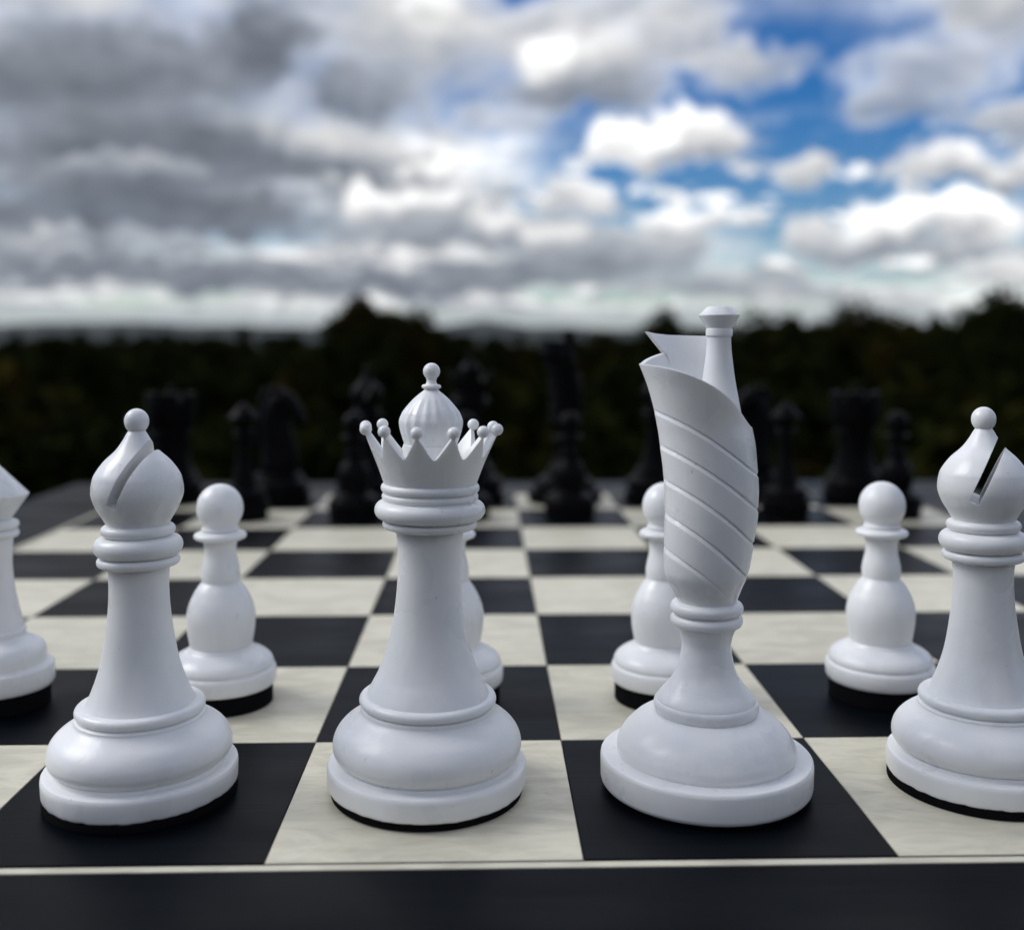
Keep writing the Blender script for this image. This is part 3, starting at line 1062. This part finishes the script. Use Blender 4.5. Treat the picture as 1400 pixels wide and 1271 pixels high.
def make_rook(mat, scale=1.0):
    RSC[0] = scale
    q = empty("chess_rook")
    felt_part(q, 0.31, 0.03, 64)
    prof = [(0.028, 0.305), (0.03, 0.315), (0.04, 0.322), (0.115, 0.322), (0.125, 0.315), (0.128, 0.295)]
    prof += spline([(0.130, 0.292), (0.165, 0.302), (0.205, 0.292), (0.245, 0.265), (0.275, 0.242)], 5) + torus(0.295, 0.248, 0.018, 0.015, 8) + [(0.32, 0.22)]
    part("base", prof, mat, q, 64)
    part("stem", spline([(0.31, 0.222), (0.40, 0.198), (0.50, 0.182), (0.62, 0.178), (0.70, 0.184)], 5) + [(0.71, 0.17)], mat, q, 64)
    part("collar", [(0.69, 0.17), (0.695, 0.19)] + torus(0.715, 0.212, 0.018, 0.016, 8) + [(0.74, 0.19)], mat, q, 64)
    V, F = lathe([(0.73, 0.19), (0.745, 0.205), (0.80, 0.232), (0.93, 0.243), (1.04, 0.245), (1.045, 0.240), (1.045, 0.19), (1.0, 0.18), (1.0, 0.02)], 64)
    tower = mesh_obj("tower_top", V, F, mat, q, True, 32)
    me = None
    for k in range(6):
        a0, a1 = R(60 * k + 9), R(60 * k + 51)
        V, F = [], []
        nn = 8
        for i in range(nn + 1):
            a = a0 + (a1 - a0) * i / nn
            for r, z in ((0.1885, 1.03), (0.2455, 1.03), (0.2450, 1.118), (0.1880, 1.118)):
                V.append((r * math.cos(a) * S, r * math.sin(a) * S, z * S))
        for i in range(nn):
            for j in range(4):
                F.append((i * 4 + j, i * 4 + (j + 1) % 4, i * 4 + 4 + (j + 1) % 4, i * 4 + 4 + j))
        F.append((3, 2, 1, 0)); F.append((nn * 4, nn * 4 + 1, nn * 4 + 2, nn * 4 + 3))
        mesh_obj("merlon", V, F, mat, tower, False)
    part("roof_knob", [(0.99, 0.15), (1.0, 0.155), (1.09, 0.075), (1.125, 0.042), (1.13, 0.034)] + ball(1.158, 0.036, -0.7, 10), mat, q, 48, 40)
    return q


def loft(rings, n=20):
    """closed tube through (centre, dir, half width across y, half depth) rings"""
    V, F = [], []
    for c, d, wy, wd in rings:
        d = Vector(d).normalized()
        side = Vector((0, 1, 0))
        u = side.cross(d).normalized()
        for k in range(n):
            a = 2 * math.pi * k / n
            p = Vector(c) + side * (wy * math.cos(a)) + u * (wd * math.sin(a))
            V.append(tuple(p * S))
    for i in range(len(rings) - 1):
        for k in range(n):
            k2 = (k + 1) % n
            F.append((i * n + k, i * n + k2, (i + 1) * n + k2, (i + 1) * n + k))
    V.append(tuple(Vector(rings[0][0]) * S)); V.append(tuple(Vector(rings[-1][0]) * S))
    a, b = len(V) - 2, len(V) - 1
    m = (len(rings) - 1) * n
    for k in range(n):
        k2 = (k + 1) % n
        F.append((a, k2, k)); F.append((b, m + k, m + k2))
    return V, F


def make_knight(mat, scale=1.0):
    """horse facing +x"""
    RSC[0] = scale
    q = empty("chess_knight")
    felt_part(q, 0.315, 0.03, 64)
    prof = [(0.028, 0.31), (0.03, 0.318), (0.04, 0.325), (0.115, 0.325), (0.125, 0.318), (0.128, 0.295)]
    prof += spline([(0.130, 0.292), (0.16, 0.305), (0.20, 0.295), (0.235, 0.262), (0.262, 0.232)], 5) + torus(0.28, 0.238, 0.016, 0.014, 8) + [(0.31, 0.21)]
    part("base", prof, mat, q, 64)
    rings = [((0.00, 0, 0.28), (0, 0, 1), 0.20, 0.20), ((0.01, 0, 0.40), (0.05, 0, 1), 0.165, 0.19), ((0.01, 0, 0.55), (-0.05, 0, 1), 0.130, 0.185), ((-0.02, 0, 0.70), (-0.12, 0, 1), 0.112, 0.170),
             ((-0.035, 0, 0.85), (0.0, 0, 1), 0.100, 0.150), ((-0.015, 0, 0.98), (0.35, 0, 1), 0.090, 0.125), ((0.035, 0, 1.08), (0.8, 0, 0.8), 0.078, 0.095), ((0.075, 0, 1.115), (1, 0, 0.4), 0.05, 0.055)]
    V, F = loft(rings)
    mesh_obj("neck", V, F, mat, q, True, None)
    rings = [((-0.02, 0, 1.085), (1, 0, -0.5), 0.06, 0.06), ((0.02, 0, 1.065), (1, 0, -0.6), 0.095, 0.105), ((0.09, 0, 1.015), (1, 0, -0.8), 0.098, 0.115), ((0.15, 0, 0.955), (1, 0, -1.0), 0.085, 0.098),
             ((0.20, 0, 0.890), (1, 0, -1.2), 0.070, 0.078), ((0.235, 0, 0.835), (1, 0, -1.3), 0.066, 0.070), ((0.260, 0, 0.795), (1, 0, -1.3), 0.058, 0.060), ((0.272, 0, 0.775), (1, 0, -1.3), 0.03, 0.03)]
    V, F = loft(rings)
    head = mesh_obj("head", V, F, mat, q, True, None)
    for s in (-1, 1):
        rings = [((-0.005, s * 0.048, 1.11), (-0.1, 0, 1), 0.030, 0.034), ((-0.005, s * 0.054, 1.155), (-0.05, 0, 1), 0.024, 0.030), ((0.004, s * 0.056, 1.205), (0.1, 0, 1), 0.004, 0.006)]
        V, F = loft(rings, 10)
        mesh_obj("ear", V, F, mat, head, True, None)
    rings = []
    for t in [i / 12 for i in range(13)]:
        z = 0.52 + 0.66 * t
        x = -0.185 - 0.02 * math.sin(t * math.pi) + 0.19 * max(0.0, t - 0.35) ** 1.35 + 0.010 * math.sin(t * 40)
        rings.append(((x, 0, z), (0.1 + 0.5 * t, 0, 1), 0.032 + 0.006 * math.sin(t * 40), 0.055 if 0 < t < 1 else 0.015))
    V, F = loft(rings, 12)
    mesh_obj("mane", V, F, mat, q, True, None)
    return q


def place(o, x, y, rz=0.0, tilt=0.0, label="", cat="", group=None):
    o.location = (x * S, y * S, 0.0)
    o.rotation_euler = (0, tilt, R(rz))
    tag(o, label, cat, group)
    return o


# white side
wq = make_queen(RESIN)
place(wq, 3.478, 0.535, 3, 0.014, "white queen with pointed beaded crown and fluted dome on a pale square", "chess queen", "white chess pieces")
wk = make_king(RESIN)
place(wk, 4.497, 0.545, -12, 0.0, "white king with spiral grooved body, split collar and flat knob on a black square", "chess king", "white chess pieces")
wb = make_bishop(RESIN)
place(wb, 5.528, 0.548, -26, -0.014, "white bishop standing beside the white king on a pale square, slot open through its head", "chess bishop", "white chess pieces")
wb2 = copy_tree(wb)
place(wb2, 2.452, 0.53, -7, 0.0, "white bishop standing beside the white queen on a black square", "chess bishop", "white chess pieces")
wp = make_ball_pawn(RESIN)
place(wp, 2.498, 1.498, 15, 0.0, "white ball-headed pawn just behind the bishop that stands beside the white queen", "chess pawn", "white chess pieces")
for x, y, rz, lab in ((3.53, 1.50, 80, "white pawn mostly hidden behind the white queen"),
                      (4.507, 1.50, 140, "white ball-headed pawn half hidden behind the white king"),
                      (5.502, 1.50, 220, "white pawn on a black square just behind the bishop beside the white king")):
    place(copy_tree(wp), x, y, rz, 0.0, lab, "chess pawn", "white chess pieces")
wh = make_hat_pawn(RESIN)
place(wh, 1.50, 1.50, 0, 0.0, "white pawn with a pointed conical head and double neck ring", "chess pawn", "white chess pieces")


def recolour(o, mat):
    done = {}

    def rec(x):
        for ch in x.children:
            if ch.type == 'MESH' and ch.data.materials[0] != FELT:
                if ch.data.name not in done:
                    d = ch.data.copy()
                    d.materials[0] = mat
                    done[ch.data.name] = d
                ch.data = done[ch.data.name]
            rec(ch)
    rec(o)
    return o


# black side
BG = "black chess pieces"
place(recolour(copy_tree(wq), BLACK), 3.53, 7.5, 5, 0, "black queen with beaded crown next to the black king", "chess queen", BG)
place(recolour(copy_tree(wk), BLACK), 4.50, 7.5, 0, 0, "black king, tallest of the black pieces, behind a black pawn", "chess king", BG)
bb = place(recolour(copy_tree(wb), BLACK), 2.48, 7.5, 12, 0, "black bishop with glossy slotted head next to the black queen", "chess bishop", BG)
place(copy_tree(bb), 5.45, 7.5, -14, 0, "black bishop next to the black king, behind the white king", "chess bishop", BG)
br = make_rook(BLACK)
place(br, 0.50, 7.5, 10, 0, "black rook with battlements and knob behind the bishop that stands beside the white queen", "chess rook", BG)
place(copy_tree(br), 7.50, 7.5, 40, 0, "black rook with battlements and knob next to a ball-headed black corner pawn", "chess rook", BG)
bn = make_knight(BLACK)
place(bn, 1.58, 7.5, -8, 0, "black knight, horse head turned towards the black queen's side", "chess knight", BG)
place(copy_tree(bn), 6.45, 7.5, 196, 0, "black knight, horse head turned towards the black king", "chess knight", BG)
bp = recolour(copy_tree(wp), BLACK)
place(bp, 2.48, 6.42, 0, 0, "black ball-headed pawn in front of the black bishop next to the black queen", "chess pawn", BG)
for x, lab in ((0.5, "black ball-headed pawn hidden behind the bishop that stands beside the white queen"),
               (3.5, "black ball-headed pawn in front of the black queen"),
               (4.47, "black ball-headed pawn in front of the black king"),
               (5.5, "black ball-headed pawn in front of the black bishop next to the black king"),
               (7.52, "black ball-headed pawn on the corner file next to the black rook")):
    place(copy_tree(bp), x, 6.45, 0, 0, lab, "chess pawn", BG)
bh = recolour(copy_tree(wh), BLACK)
place(bh, 1.47, 6.45, 0, 0, "black pawn with pointed head in front of the black knight next to the bishop", "chess pawn", BG)
place(copy_tree(bh), 6.48, 6.45, 0, 0, "black pawn with pointed head in front of the black knight facing the king", "chess pawn", BG)

# ------------------------------------------------------------------ air
hz, hb, hs = new_mat("valley_haze")
hz.node_tree.nodes.remove(hs)
pvn = hb.n('ShaderNodeVolumePrincipled')
pvn.inputs['Color'].default_value = (0.80, 0.88, 1.0, 1)
pvn.inputs['Density'].default_value = 0.000012
pvn.inputs['Anisotropy'].default_value = 0.2
hz.node_tree.links.new(pvn.outputs[0], [n for n in hz.node_tree.nodes if n.type == 'OUTPUT_MATERIAL'][0].inputs['Volume'])
bm = bmesh.new()
box(bm, -21000, 21000, -21000, 21000, -100, 300)
tag(bm_obj("haze", bm, hz), kind="stuff")
